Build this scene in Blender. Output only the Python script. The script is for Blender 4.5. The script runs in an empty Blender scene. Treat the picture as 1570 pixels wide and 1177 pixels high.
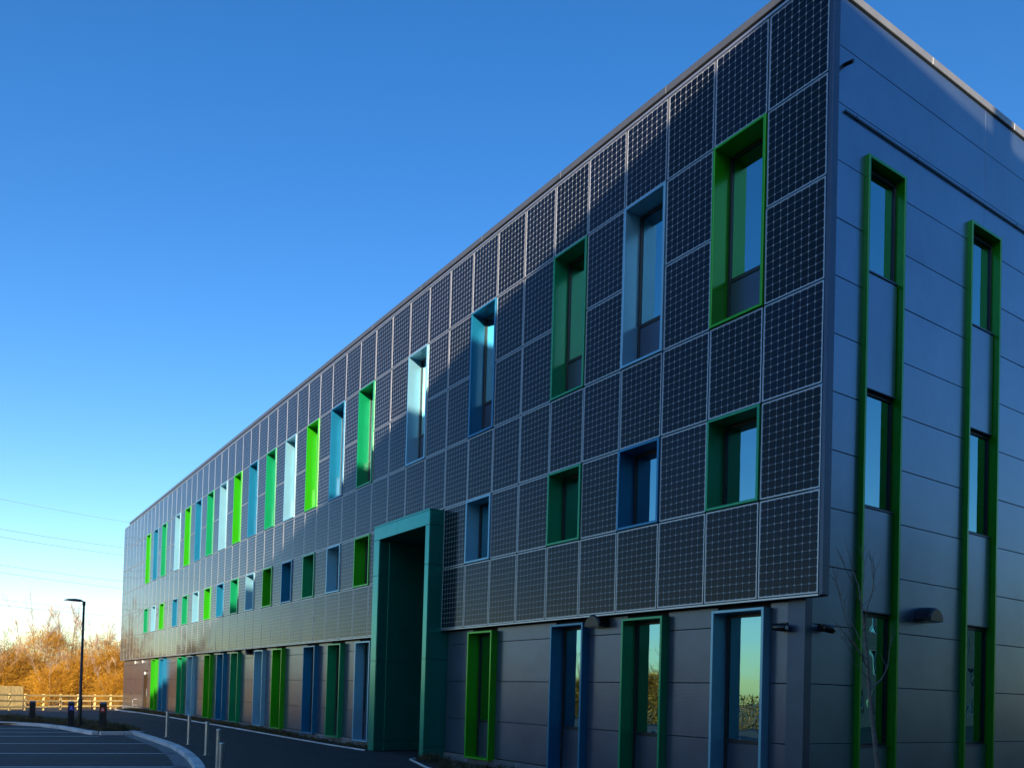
import bpy, bmesh, math, random
from mathutils import Vector, Matrix

random.seed(7)
S = bpy.context.scene
COL = S.collection

# ------------------------------------------------------------------ camera
F, CX, CY = 1246.25, 668.93, 1035.86            # pixels of the 1570 x 1177 photograph
YAW, PITCH, ROLL = 1.0218, 0.0202, 0.0297
CAM = Vector((7.3307, -11.0963, 1.74))
sy, cy_ = math.sin(YAW), math.cos(YAW)
sp, cp = math.sin(PITCH), math.cos(PITCH)
Wd = Vector((-sy * cp, cy_ * cp, sp))
Rt = Vector((cy_, sy, 0.0))
Up = Rt.cross(Wd)
R2 = math.cos(ROLL) * Rt + math.sin(ROLL) * Up
U2 = -math.sin(ROLL) * Rt + math.cos(ROLL) * Up
cd = bpy.data.cameras.new("camera")
cam = bpy.data.objects.new("camera", cd)
COL.objects.link(cam)
M = Matrix((R2, U2, -Wd)).transposed().to_4x4()
M.translation = CAM
cam.matrix_world = M
cd.sensor_fit = 'HORIZONTAL'
cd.sensor_width = 36.0
cd.lens = F / 1570.0 * 36.0
cd.shift_x = (785.0 - CX) / 1570.0
cd.shift_y = (CY - 588.5) / 1570.0
cd.clip_end = 4000.0
S.camera = cam


def at(px, py, z=0.0):
    """point of the photograph on the level z"""
    d = Wd * F + R2 * (px - CX) + U2 * (CY - py)
    t = (z - CAM.z) / d.z
    return CAM + d * t


def along(px, py, dist):
    d = Wd * F + R2 * (px - CX) + U2 * (CY - py)
    return CAM + d * (dist / math.hypot(d.x, d.y))


# ------------------------------------------------------------------ world, sun, exposure
SUN_H = Vector((0.85, -0.53)).normalized()
SUN_EL = math.atan(0.272 * SUN_H.x - 0.064 * SUN_H.y)
w = bpy.data.worlds.new("World")
S.world = w
w.use_nodes = True
nt = w.node_tree
sky = nt.nodes.new('ShaderNodeTexSky')
sky.sky_type = 'NISHITA'
sky.sun_disc = False
sky.sun_elevation = SUN_EL
sky.sun_rotation = math.atan2(SUN_H.x, SUN_H.y)
sky.altitude = 60
sky.air_density = 1.0
sky.dust_density = 0.5
sky.ozone_density = 2.0
hs = nt.nodes.new('ShaderNodeHueSaturation')
hs.inputs['Saturation'].default_value = 1.37
hs.inputs['Hue'].default_value = 0.511
bg = nt.nodes['Background']
bg.inputs['Strength'].default_value = 0.15
nt.links.new(sky.outputs[0], hs.inputs['Color'])
nt.links.new(hs.outputs[0], bg.inputs['Color'])

sl = bpy.data.lights.new("sun", 'SUN')
sl.energy = 5.0
sl.angle = math.radians(0.5)
sl.color = (1.0, 0.80, 0.58)
so = bpy.data.objects.new("sun", sl)
COL.objects.link(so)
sd = Vector((SUN_H.x * math.cos(SUN_EL), SUN_H.y * math.cos(SUN_EL), math.sin(SUN_EL)))
so.rotation_euler = sd.to_track_quat('Z', 'Y').to_euler()
so.location = (60, -60, 60)

S.view_settings.view_transform = 'Standard'
S.view_settings.look = 'None'
S.view_settings.gamma = 1.0
S.view_settings.exposure = 0.72
S.view_settings.use_curve_mapping = False
S.render.engine = 'CYCLES'


# ------------------------------------------------------------------ materials
def mat(name, base, rough=0.5, metallic=0.0, coat=0.0, coat_rough=0.05, var=0.0, vscale=4.0,
        bump=0.0, bscale=40.0, rib=0.0, ribscale=160.0, spec=0.5, obj_var=0.0, rough_var=0.0, base2=None, stretch=None, coat_ior=1.5):
    m = bpy.data.materials.new(name)
    m.use_nodes = True
    n, l = m.node_tree.nodes, m.node_tree.links
    b = n['Principled BSDF']
    b.inputs['Base Color'].default_value = (*base, 1)
    b.inputs['Roughness'].default_value = rough
    b.inputs['Metallic'].default_value = metallic
    b.inputs['Coat Weight'].default_value = coat
    b.inputs['Coat Roughness'].default_value = coat_rough
    b.inputs['Coat IOR'].default_value = coat_ior
    b.inputs['Specular IOR Level'].default_value = spec
    tc = n.new('ShaderNodeTexCoord')
    geo = n.new('ShaderNodeNewGeometry')
    src = geo.outputs['Position']
    if stretch:
        mp = n.new('ShaderNodeMapping')
        mp.inputs['Scale'].default_value = stretch
        l.new(src, mp.inputs['Vector'])
        src = mp.outputs[0]
    if var > 0 or base2 or rough_var > 0:
        nz = n.new('ShaderNodeTexNoise')
        nz.inputs['Scale'].default_value = vscale
        nz.inputs['Detail'].default_value = 6
        nz.inputs['Roughness'].default_value = 0.65
        l.new(src, nz.inputs['Vector'])
        rp = n.new('ShaderNodeValToRGB')
        rp.color_ramp.elements[0].position = 0.32
        rp.color_ramp.elements[1].position = 0.68
        c1 = tuple(max(0, x * (1 - var)) for x in base)
        c2 = base2 if base2 else tuple(min(1, x * (1 + var)) for x in base)
        rp.color_ramp.elements[0].color = (*c1, 1)
        rp.color_ramp.elements[1].color = (*c2, 1)
        l.new(nz.outputs['Fac'], rp.inputs['Fac'])
        out = rp.outputs['Color']
        if obj_var > 0:
            oi = n.new('ShaderNodeObjectInfo')
            mr = n.new('ShaderNodeMapRange')
            mr.inputs['To Min'].default_value = 1 - obj_var
            mr.inputs['To Max'].default_value = 1 + obj_var
            l.new(oi.outputs['Random'], mr.inputs['Value'])
            hv = n.new('ShaderNodeHueSaturation')
            l.new(mr.outputs[0], hv.inputs['Value'])
            l.new(out, hv.inputs['Color'])
            out = hv.outputs[0]
        l.new(out, b.inputs['Base Color'])
        if rough_var > 0:
            mr = n.new('ShaderNodeMapRange')
            mr.inputs['To Min'].default_value = rough - rough_var
            mr.inputs['To Max'].default_value = rough + rough_var
            l.new(nz.outputs['Fac'], mr.inputs['Value'])
            l.new(mr.outputs[0], b.inputs['Roughness'])
    hgt = None
    if bump > 0:
        nb = n.new('ShaderNodeTexNoise')
        nb.inputs['Scale'].default_value = bscale
        nb.inputs['Detail'].default_value = 4
        l.new(src, nb.inputs['Vector'])
        bp = n.new('ShaderNodeBump')
        bp.inputs['Strength'].default_value = bump
        bp.inputs['Distance'].default_value = 0.02
        l.new(nb.outputs['Fac'], bp.inputs['Height'])
        hgt = bp.outputs[0]
    if rib > 0:
        sx = n.new('ShaderNodeSeparateXYZ')
        l.new(geo.outputs['Position'], sx.inputs[0])
        mm = n.new('ShaderNodeMath')
        mm.operation = 'MULTIPLY'
        mm.inputs[1].default_value = ribscale
        l.new(sx.outputs['Z'], mm.inputs[0])
        sn = n.new('ShaderNodeMath')
        sn.operation = 'SINE'
        l.new(mm.outputs[0], sn.inputs[0])
        bp2 = n.new('ShaderNodeBump')
        bp2.inputs['Strength'].default_value = rib
        bp2.inputs['Distance'].default_value = 0.004
        l.new(sn.outputs[0], bp2.inputs['Height'])
        if hgt:
            l.new(hgt, bp2.inputs['Normal'])
        hgt = bp2.outputs[0]
    if hgt:
        l.new(hgt, b.inputs['Normal'])
        if coat > 0 and bump > 0:
            l.new(hgt, b.inputs['Coat Normal'])
    return m


def glass_mat(name, tint=(0.30, 0.38, 0.40), ior=7.0, wave=0.006):
    m = bpy.data.materials.new(name)
    m.use_nodes = True
    n, l = m.node_tree.nodes, m.node_tree.links
    n.remove(n['Principled BSDF'])
    out = n['Material Output']
    tr = n.new('ShaderNodeBsdfTransparent')
    tr.inputs['Color'].default_value = (*tint, 1)
    gl = n.new('ShaderNodeBsdfGlossy')
    gl.inputs['Roughness'].default_value = 0.0
    gl.inputs['Color'].default_value = (0.45, 0.90, 1.0, 1)
    fr = n.new('ShaderNodeFresnel')
    fr.inputs['IOR'].default_value = ior
    mx = n.new('ShaderNodeMixShader')
    geo = n.new('ShaderNodeNewGeometry')
    nz = n.new('ShaderNodeTexNoise')
    nz.inputs['Scale'].default_value = 2.2
    nz.inputs['Detail'].default_value = 1
    bp = n.new('ShaderNodeBump')
    bp.inputs['Strength'].default_value = wave
    bp.inputs['Distance'].default_value = 0.3
    l.new(geo.outputs['Position'], nz.inputs['Vector'])
    l.new(nz.outputs['Fac'], bp.inputs['Height'])
    l.new(bp.outputs[0], gl.inputs['Normal'])
    l.new(fr.outputs[0], mx.inputs[0])
    l.new(tr.outputs[0], mx.inputs[1])
    l.new(gl.outputs[0], mx.inputs[2])
    l.new(mx.outputs[0], out.inputs['Surface'])
    return m


MT = {
    'cell': mat('solar_cell', (0.0022, 0.0045, 0.015), 0.3, 0, 1.0, 0.02, spec=0.1, coat_ior=1.29, var=0.25, vscale=0.7, obj_var=0.5),
    'sheet': mat('solar_backsheet', (0.52, 0.56, 0.62), 0.45, 0, 1.0, 0.02, spec=0.2, coat_ior=1.33),
    'alu': mat('anodised_aluminium', (0.55, 0.56, 0.58), 0.32, 0.75, var=0.06, vscale=9),
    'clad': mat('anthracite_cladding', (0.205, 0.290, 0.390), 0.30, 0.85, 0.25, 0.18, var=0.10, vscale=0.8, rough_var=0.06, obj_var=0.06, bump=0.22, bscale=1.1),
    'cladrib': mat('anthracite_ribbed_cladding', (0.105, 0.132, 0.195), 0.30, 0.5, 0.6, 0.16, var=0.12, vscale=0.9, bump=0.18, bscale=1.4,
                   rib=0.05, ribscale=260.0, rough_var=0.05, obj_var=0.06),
    'trim': mat('corner_trim_metal', (0.085, 0.115, 0.17), 0.36, 0.6, var=0.08, vscale=2),
    'coping': mat('coping_metal', (0.16, 0.17, 0.18), 0.35, 0.5, var=0.08, vscale=3),
    'copelight': mat('light_coping_metal', (0.30, 0.31, 0.31), 0.40, 0.5, var=0.08, vscale=3),
    'darkmetal': mat('dark_window_metal', (0.028, 0.032, 0.038), 0.38, 0.2, var=0.1, vscale=5),
    'black': mat('black_plastic', (0.012, 0.012, 0.014), 0.28, 0, var=0.15, vscale=8),
    'core': mat('dark_backing', (0.02, 0.02, 0.022), 0.8, var=0.2),
    'inside': mat('interior_wall', (0.10, 0.10, 0.10), 0.8, var=0.1),
    'blind': mat('roller_blind', (0.07, 0.085, 0.09), 0.8, var=0.05),
    'L': mat('lime_powder_coat', (0.030, 0.46, 0.005), 0.33, 0.35, 0.5, 0.10, var=0.04, vscale=2),
    'E': mat('emerald_powder_coat', (0.004, 0.35, 0.14), 0.33, 0.35, 0.5, 0.10, var=0.04, vscale=2),
    'T': mat('petrol_powder_coat', (0.010, 0.21, 0.40), 0.33, 0.35, 0.5, 0.10, var=0.04, vscale=2),
    'W': mat('pale_blue_powder_coat', (0.23, 0.53, 0.69), 0.33, 0.35, 0.5, 0.10, var=0.04, vscale=2),
    'LR': mat('green_powder_coat', (0.012, 0.36, 0.010), 0.33, 0.35, 0.5, 0.10, var=0.04, vscale=2),
    'portal': mat('portal_green_coat', (0.010, 0.33, 0.27), 0.30, 0.75, 0.5, 0.10, var=0.06, vscale=1.5),
    'brick': mat('grey_brick', (0.20, 0.20, 0.21), 0.85, var=0.25, vscale=14, bump=0.3, bscale=90, obj_var=0.22),
    'mortar': mat('mortar', (0.22, 0.22, 0.21), 0.9, var=0.15, vscale=20),
    'asphalt': mat('asphalt', (0.042, 0.043, 0.047), 0.80, var=0.35, vscale=0.7, bump=0.55, bscale=170),
    'asphalt2': mat('path_asphalt', (0.024, 0.025, 0.028), 0.78, var=0.30, vscale=1.5, bump=0.55, bscale=190),
    'kerb': mat('kerb_granite', (0.60, 0.60, 0.59), 0.8, var=0.22, vscale=22, bump=0.3, bscale=110, obj_var=0.16),
    'channel': mat('channel_setts', (0.19, 0.19, 0.195), 0.85, var=0.3, vscale=9, bump=0.4, bscale=60),
    'paint': mat('white_line_paint', (0.85, 0.85, 0.83), 0.7, var=0.22, vscale=7, bump=0.2, bscale=120),
    'soil': mat('soil', (0.030, 0.022, 0.016), 0.95, var=0.4, vscale=6, bump=0.9, bscale=30),
    'grass': mat('rough_grass', (0.085, 0.08, 0.028), 0.95, var=0.4, vscale=0.5, base2=(0.16, 0.12, 0.05), bump=0.8, bscale=8),
    'leaf': mat('bed_leaf', (0.05, 0.075, 0.022), 0.65, var=0.5, vscale=5, base2=(0.16, 0.12, 0.05)),
    'steel': mat('brushed_stainless', (0.62, 0.63, 0.64), 0.30, 0.85, var=0.08, vscale=12),
    'galv': mat('galvanised_steel', (0.42, 0.44, 0.46), 0.45, 0.7, var=0.15, vscale=18),
    'timber': mat('pale_new_timber', (0.84, 0.62, 0.25), 0.75, var=0.22, vscale=5, obj_var=0.14, bump=0.15, bscale=30),
    'lampblack': mat('lamp_black_paint', (0.014, 0.014, 0.016), 0.38, 0.0, var=0.2, vscale=9),
    'bark': mat('pale_bark', (0.30, 0.22, 0.14), 0.85, var=0.3, vscale=9, bump=0.5, bscale=40),
    'twig': mat('golden_twigs', (0.40, 0.175, 0.006), 0.7, var=0.35, vscale=0.8, base2=(0.60, 0.31, 0.014), obj_var=0.15),
    'twigtop': mat('bare_top_twigs', (0.40, 0.31, 0.24), 0.75, var=0.2, vscale=1.5),
    'darktwig': mat('distant_brown_twigs', (0.12, 0.075, 0.05), 0.8, var=0.3, vscale=0.8, obj_var=0.15),
    'sapling': mat('sapling_bark', (0.20, 0.17, 0.145), 0.8, var=0.35, vscale=25, bump=0.4, bscale=80),
    'cable': mat('overhead_cable', (0.42, 0.45, 0.50), 0.5, 0.0, var=0.1),
    'glass': glass_mat('window_glass'),
    'nbrick': mat('tan_brick_wall', (0.24, 0.18, 0.11), 0.88, var=0.25, vscale=3, bump=0.25, bscale=40),
    'nwhite': mat('white_fascia', (0.70, 0.70, 0.68), 0.6, var=0.06),
    'emblue': mat('blue_emblem', (0.03, 0.06, 0.55), 0.4, var=0.05),
    'emred': mat('red_emblem', (0.55, 0.04, 0.02), 0.4, var=0.05),
    'emwhite': mat('white_emblem', (0.75, 0.75, 0.8), 0.5, var=0.05),
    'hills': mat('far_wood_floor', (0.07, 0.05, 0.035), 0.95, var=0.3, vscale=0.05),
    'lens': mat('lamp_lens', (0.75, 0.74, 0.70), 0.2, 0, 0.5, 0.05, var=0.05),
}


# ------------------------------------------------------------------ helpers
def link(o, parent=None):
    COL.objects.link(o)
    if parent is not None:
        o.parent = parent
    return o


def mesh_obj(name, me, parent=None, loc=(0, 0, 0), rotz=0.0):
    o = bpy.data.objects.new(name, me)
    o.location = loc
    o.rotation_euler = (0, 0, rotz)
    return link(o, parent)


def empty(name, loc, label=None, cat=None, group=None):
    o = bpy.data.objects.new(name, None)
    o.location = loc
    o.empty_display_size = 0.3
    link(o)
    tag(o, label, cat, group)
    return o


def tag(o, label=None, cat=None, group=None, kind=None):
    if label:
        o['label'] = label
    if cat:
        o['category'] = cat
    if group:
        o['group'] = group
    if kind:
        o['kind'] = kind
    return o


class MB:
    """collects shapes, several materials, one mesh"""

    def __init__(self):
        self.v, self.f, self.mi, self.mats = [], [], [], []

    def m(self, k):
        mm = MT[k]
        if mm not in self.mats:
            self.mats.append(mm)
        return self.mats.index(mm)

    def box(self, x0, x1, y0, y1, z0, z1, k, ch=0.0):
        i = len(self.v)
        a = self.m(k)
        if ch <= 0:
            self.v += [(x, y, z) for z in (z0, z1) for y in (y0, y1) for x in (x0, x1)]
            for q in ((0, 2, 3, 1), (4, 5, 7, 6), (0, 1, 5, 4), (2, 6, 7, 3), (0, 4, 6, 2), (1, 3, 7, 5)):
                self.f.append(tuple(i + t for t in q))
                self.mi.append(a)
            return
        lo, hi = (x0, y0, z0), (x1, y1, z1)
        idx = {}
        for sx in (0, 1):
            for sy_ in (0, 1):
                for sz in (0, 1):
                    for ax in range(3):
                        p = []
                        for d, s in enumerate((sx, sy_, sz)):
                            v = hi[d] if s else lo[d]
                            if d != ax:
                                v += -ch if s else ch
                            p.append(v)
                        idx[(sx, sy_, sz, ax)] = len(self.v)
                        self.v.append(tuple(p))
        cen = Vector(((x0 + x1) / 2, (y0 + y1) / 2, (z0 + z1) / 2))

        def addf(keys):
            fs = [idx[q] for q in keys]
            P = [Vector(self.v[q]) for q in fs]
            nrm = (P[1] - P[0]).cross(P[2] - P[0])
            c = sum(P, Vector()) / len(P)
            if nrm.dot(c - cen) < 0:
                fs.reverse()
            self.f.append(tuple(fs))
            self.mi.append(a)
        for ax in range(3):
            o1, o2 = [d for d in range(3) if d != ax]
            for s in (0, 1):
                ks = []
                for (p, q) in ((0, 0), (1, 0), (1, 1), (0, 1)):
                    t = [0, 0, 0]
                    t[ax], t[o1], t[o2] = s, p, q
                    ks.append((*t, ax))
                addf(ks)
            for p in (0, 1):
                for q in (0, 1):
                    t0 = [0, 0, 0]
                    t1 = [0, 0, 0]
                    t0[ax], t0[o1], t0[o2] = 0, p, q
                    t1[ax], t1[o1], t1[o2] = 1, p, q
                    addf([(*t0, o1), (*t1, o1), (*t1, o2), (*t0, o2)])
        for sx in (0, 1):
            for sy_ in (0, 1):
                for sz in (0, 1):
                    addf([(sx, sy_, sz, 0), (sx, sy_, sz, 1), (sx, sy_, sz, 2)])

    def poly(self, pts, k):
        i = len(self.v)
        self.v += [tuple(p) for p in pts]
        self.f.append(tuple(range(i, i + len(pts))))
        self.mi.append(self.m(k))

    def tube(self, pts, radii, k, seg=8, cap=True):
        a = self.m(k)
        pts = [Vector(p) for p in pts]
        rings = []
        for j, p in enumerate(pts):
            d = (pts[min(j + 1, len(pts) - 1)] - pts[max(j - 1, 0)])
            d = d.normalized() if d.length > 1e-9 else Vector((0, 0, 1))
            t = Vector((0, 0, 1)) if abs(d.z) < 0.9 else Vector((1, 0, 0))
            u = d.cross(t).normalized()
            v = d.cross(u)
            r = radii[j] if hasattr(radii, '__len__') else radii
            i0 = len(self.v)
            for s in range(seg):
                an = 2 * math.pi * s / seg
                self.v.append(tuple(p + (u * math.cos(an) + v * math.sin(an)) * r))
            rings.append(i0)
        for j in range(len(rings) - 1):
            for s in range(seg):
                s2 = (s + 1) % seg
                self.f.append((rings[j] + s, rings[j + 1] + s, rings[j + 1] + s2, rings[j] + s2))
                self.mi.append(a)
        if cap:
            self.f.append(tuple(rings[0] + s for s in range(seg)))
            self.mi.append(a)
            self.f.append(tuple(rings[-1] + s for s in reversed(range(seg))))
            self.mi.append(a)

    def ring(self, w, h, y0, y1, t, k):
        """rectangular frame solid, opening along local y, centred on x, z from 0 to h"""
        self.box(-w / 2, -w / 2 + t, y0, y1, 0, h, k, 0.004)
        self.box(w / 2 - t, w / 2, y0, y1, 0, h, k, 0.004)
        self.box(-w / 2 + t, w / 2 - t, y0 + 0.001, y1 - 0.001, 0.001, t, k, 0.004)
        self.box(-w / 2 + t, w / 2 - t, y0 + 0.001, y1 - 0.001, h - t, h - 0.001, k, 0.004)

    def mesh(self, name, smooth=False):
        me = bpy.data.meshes.new(name)
        me.from_pydata(self.v, [], self.f)
        for mm in self.mats:
            me.materials.append(mm)
        me.polygons.foreach_set('material_index', self.mi)
        if smooth:
            me.polygons.foreach_set('use_smooth', [True] * len(self.f))
        me.update()
        return me

    def obj(self, name, parent=None, loc=(0, 0, 0), rotz=0.0, smooth=False):
        return mesh_obj(name, self.mesh(name, smooth), parent, loc, rotz)


def box_obj(name, x0, x1, y0, y1, z0, z1, k, parent=None, ch=0.0):
    b = MB()
    cx, cy, cz = (x0 + x1) / 2, (y0 + y1) / 2, z0
    b.box(x0 - cx, x1 - cx, y0 - cy, y1 - cy, z0 - cz, z1 - cz, k, ch)
    return b.obj(name, parent, (cx, cy, cz))


def copy_tree(o, parent=None):
    c = o.copy()
    COL.objects.link(c)
    c.parent = parent
    for ch in o.children:
        copy_tree(ch, c)
    return c


def holes_wall(b, u0, u1, z0, z1, holes, fn, k):
    """solid wall in grid cells around rectangular holes; fn(b,ua,ub,za,zb,k) adds a box"""
    us = sorted({u0, u1, *[h[0] for h in holes], *[h[1] for h in holes]})
    us = [u for u in us if u0 <= u <= u1]
    for ua, ub in zip(us, us[1:]):
        if ub - ua < 1e-6:
            continue
        um = (ua + ub) / 2
        hs_ = sorted([(max(h[2], z0), min(h[3], z1)) for h in holes if h[0] < um < h[1]])
        zc = z0
        for ha, hb in hs_:
            if ha > zc + 1e-6:
                fn(b, ua, ub, zc, ha, k)
            zc = max(zc, hb)
        if zc < z1 - 1e-6:
            fn(b, ua, ub, zc, z1, k)


# ------------------------------------------------------------------ ground
def gz(x):
    t = min(1, max(0, (-x - 44.0) / 8.0))
    return -0.21 * t * t * (3 - 2 * t)


CP = -0.10          # level of the car park below the path


def sheet(name, xs, ys, zf, k, label=None):
    b = MB()
    nx = len(xs)
    a = b.m(k)
    for y in ys:
        for x in xs:
            b.v.append((x, y, zf(x, y)))
    for j in range(len(ys) - 1):
        for i in range(nx - 1):
            b.f.append((j * nx + i, j * nx + i + 1, (j + 1) * nx + i + 1, (j + 1) * nx + i))
            b.mi.append(a)
    return tag(b.obj(name), kind='structure')


sheet('ground', [-1500, -300, -120, -80, -60, -56, -54, -52, -50, -48, -46, -44, -40, 0, 60, 400, 1200], [-1200, -300, -60, -30, 0, 30, 100, 300, 1200],
      lambda x, y: gz(x) - 0.16, 'grass')

# car park sheet and path sheet are polygons that share the kerb line
KPX = [(182, 1108.5), (200, 1115), (216, 1122), (232, 1127), (247, 1131.5), (260, 1136), (273.5, 1140.5), (286, 1147), (297, 1154), (306, 1162), (312, 1169), (316, 1177)]
kb = [at(x, y, 0.0) for x, y in KPX]
last = kb[-1]
kb += [Vector((-7.2, -7.2, 0)), Vector((-5.6, -8.1, 0)), Vector((-4.2, -9.4, 0)), Vector((-3.3, -11.0, 0)), Vector((-2.9, -13.0, 0)), Vector((-2.8, -16.0, 0)), Vector((-2.8, -33.0, 0))]
kb = [p for p in kb if not (p.x < -27)]


def offset_line(pts, d):
    out = []
    for i, p in enumerate(pts):
        a = pts[max(0, i - 1)]
        c = pts[min(len(pts) - 1, i + 1)]
        t = (c - a)
        t.z = 0
        t.normalize()
        nrm = Vector((t.y, -t.x, 0))      # to the right of travel
        out.append(p + nrm * d)
    return out


def flat_poly(name, pts, z, k, zfun=None):
    bm = bmesh.new()
    vs = [bm.verts.new((p[0], p[1], z if zfun is None else z + zfun(p[0]))) for p in pts]
    f = bm.faces.new(vs)
    bmesh.ops.triangulate(bm, faces=[f])
    bmesh.ops.recalc_face_normals(bm, faces=bm.faces)
    for f in bm.faces:
        if f.normal.z < 0:
            f.normal_flip()
    me = bpy.data.meshes.new(name)
    bm.to_mesh(me)
    bm.free()
    me.materials.append(MT[k])
    return tag(mesh_obj(name, me), kind='structure')


kf = offset_line(kb, 0.26)       # car park side face of the kerb
# car park: everything south of the kerb, level CP
sheet('car_park', [-46, -44, -30, -15, 0, 4], [-34, -20, -10, -4.6], lambda x, y: CP - 0.006 + (gz(x) if x < -44 else 0), 'asphalt')
# the asphalt road beyond the planting strip, up to the fence
sheet('service_road', [-58, -56, -54, -52, -50, -48, -46, -44, -40, -35, -30], [-12, -8, -4, -1, 0.5, 3, 6],
      lambda x, y: gz(x) + (-0.0 if x < -32 else -0.0) - 0.014, 'asphalt')
# the path in front of the building (level 0)
flat_poly('path', [(-48, -0.2), (-48, -3.6), (-30, -4.3)] + [(p.x, p.y) for p in kb] + [(14, -33), (14, 6), (-0.2, 6), (-0.2, 0.3), (-48, 0.3)], 0.0, 'asphalt2',
          lambda x: gz(x) * 0.4)


# kerb stones
def kerb_run(pts, name, width=0.24, stone=0.62, top=0.012, bottom=CP - 0.06):
    root = bpy.data.objects.new(name, None)
    link(root)
    tag(root, kind='structure')
    # resample
    seg = []
    acc = [0.0]
    for a, c in zip(pts, pts[1:]):
        acc.append(acc[-1] + (c - a).length)
    L = acc[-1]
    n = max(2, int(L / stone))

    def P(s):
        s = min(max(s, 0), L)
        for i in range(len(pts) - 1):
            if s <= acc[i + 1] + 1e-9:
                t = (s - acc[i]) / max(1e-9, acc[i + 1] - acc[i])
                return pts[i].lerp(pts[i + 1], t)
        return pts[-1]
    for i in range(n):
        a, c = P(L * i / n), P(L * (i + 1) / n)
        d = c - a
        ln = d.length - 0.012
        if ln < 0.1:
            continue
        ang = math.atan2(d.y, d.x)
        b = MB()
        hw = width / 2
        b.box(-ln / 2, ln / 2, -width, 0.0, bottom, top + random.uniform(-0.003, 0.003), 'kerb', 0.015)
        o = b.obj('kerb_stone', root, (a + c) / 2)
        o.rotation_euler.z = ang
    return root


kerb_run(kb, 'kerb')
# channel of dull setts in front of the kerb: individual setts near, widening to the right
cf0, cf1 = offset_line(kb, 0.245), offset_line(kb, 0.62)
b = MB()
for (p0, p1, q0, q1) in zip(cf0, cf0[1:], cf1, cf1[1:]):
    b.poly([(p0.x, p0.y, CP + 0.004), (q0.x, q0.y, CP + 0.004), (q1.x, q1.y, CP + 0.004), (p1.x, p1.y, CP + 0.004)], 'channel')
o = tag(b.obj('drainage_channel'), kind='structure')

# parking bay lines
for (xl, yl, xr, yr) in ((0, 1116.2, 108, 1116.8), (0, 1121.5, 140, 1121.8), (0, 1127.8, 152, 1127.8), (0, 1139, 243.5, 1139.2), (0, 1154, 270, 1154.2), (0, 1174.8, 288, 1175)):
    A, B = at(xl, yl, CP + 0.004), at(xr, yr, CP + 0.004)
    d = (A - B).normalized()
    A = B + d * 5.2
    nrm = Vector((-d.y, d.x, 0)) * 0.06
    b = MB()
    pts = [A + nrm, A - nrm, B - nrm, B + nrm]
    b.poly([(p.x, p.y, CP + 0.004) for p in (pts if (pts[1] - pts[0]).cross(pts[2] - pts[0]).z > 0 else reversed(pts))], 'paint')
    tag(b.obj('parking_line'), kind='structure')

# planting strip between the car park and the road, with its own kerb
pfront = [at(x, y, CP) for x, y in ((-60, 1108), (0, 1109.5), (45, 1111), (75, 1113.5), (101, 1116.5), (125, 1121), (148, 1125.5), (200, 1125.2), (217, 1124.5))]
pf0 = [Vector((p.x, p.y, 0)) for p in pfront]
kerb_run(pf0, 'planter_kerb', width=0.24, stone=0.8, top=0.015)
pin = offset_line(pf0, -0.02)
pback = [Vector((-22.2, -4.75, 0)), Vector((-26.5, -4.6, 0)), Vector((-30.5, -5.3, 0)), Vector((-33.5, -7.2, 0)), Vector((-36.5, -9.2, 0)), Vector((-40, -10.6, 0))]
flat_poly('planting_strip_soil', [(p.x, p.y) for p in pin] + [(p.x, p.y) for p in pback], 0.004, 'soil')


def plants(name, spots, hmin, hmax, blades, k='leaf'):
    """low ground cover of narrow leaves, one mass"""
    b = MB()
    a = b.m(k)
    for (x, y, z0, sc) in spots:
        for q in range(blades):
            r = abs(random.gauss(0, 0.10)) * sc
            an = random.uniform(0, 2 * math.pi)
            px_, py_ = x + r * math.cos(an), y + r * math.sin(an)
            h = random.uniform(hmin, hmax) * sc
            lean = random.uniform(0.1, 0.75) * h
            an2 = an + random.uniform(-0.8, 0.8)
            tip = Vector((px_ + lean * math.cos(an2), py_ + lean * math.sin(an2), z0 + h))
            wdt = random.uniform(0.004, 0.010)
            sd_ = Vector((-math.sin(an2), math.cos(an2), 0)) * wdt
            mid = Vector((px_ + lean * 0.4 * math.cos(an2), py_ + lean * 0.4 * math.sin(an2), z0 + h * 0.62))
            i = len(b.v)
            b.v += [(px_, py_, z0), tuple(mid + sd_), tuple(tip), tuple(mid - sd_)]
            b.f.append((i, i + 1, i + 2, i + 3))
            b.mi.append(a)
    return tag(b.obj(name), kind='stuff')


def in_poly(x, y, poly):
    c = False
    n = len(poly)
    for i in range(n):
        x1, y1 = poly[i]
        x2, y2 = poly[(i + 1) % n]
        if (y1 > y) != (y2 > y) and x < (x2 - x1) * (y - y1) / (y2 - y1) + x1:
            c = not c
    return c


pol = [(p.x, p.y) for p in offset_line(pf0, -0.25)] + [(p.x, p.y) for p in pback]
spots = []
while len(spots) < 330:
    x, y = random.uniform(-40, -21.5), random.uniform(-11, -4.4)
    if in_poly(x, y, pol):
        spots.append((x, y, 0.0, random.uniform(0.8, 1.7)))
tag(plants('planting_strip_shrubs', spots, 0.05, 0.17, 60), 'low dark green and brown planting in the strip beside the car park', 'planting')

# planting beds along the foot of the building
bedL = [(-49.5, 0.18), (-13.80, 0.18), (-13.80, -0.52), (-16.3, -0.62), (-20, -0.60), (-24, -0.52), (-30, -0.48), (-36, -0.52), (-43, -0.75), (-47, -1.0), (-49.5, -1.1)]
bedR = [(-10.63, 0.18), (-0.36, 0.18), (-0.36, 5.9), (2.6, 5.9), (2.6, -3.4), (-3.5, -2.75), (-8.69, -1.47), (-10.75, -0.74), (-10.63, -0.45)]
flat_poly('bed_soil', bedL, 0.012, 'soil')
flat_poly('bed_soil', bedR, 0.012, 'soil')


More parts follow.
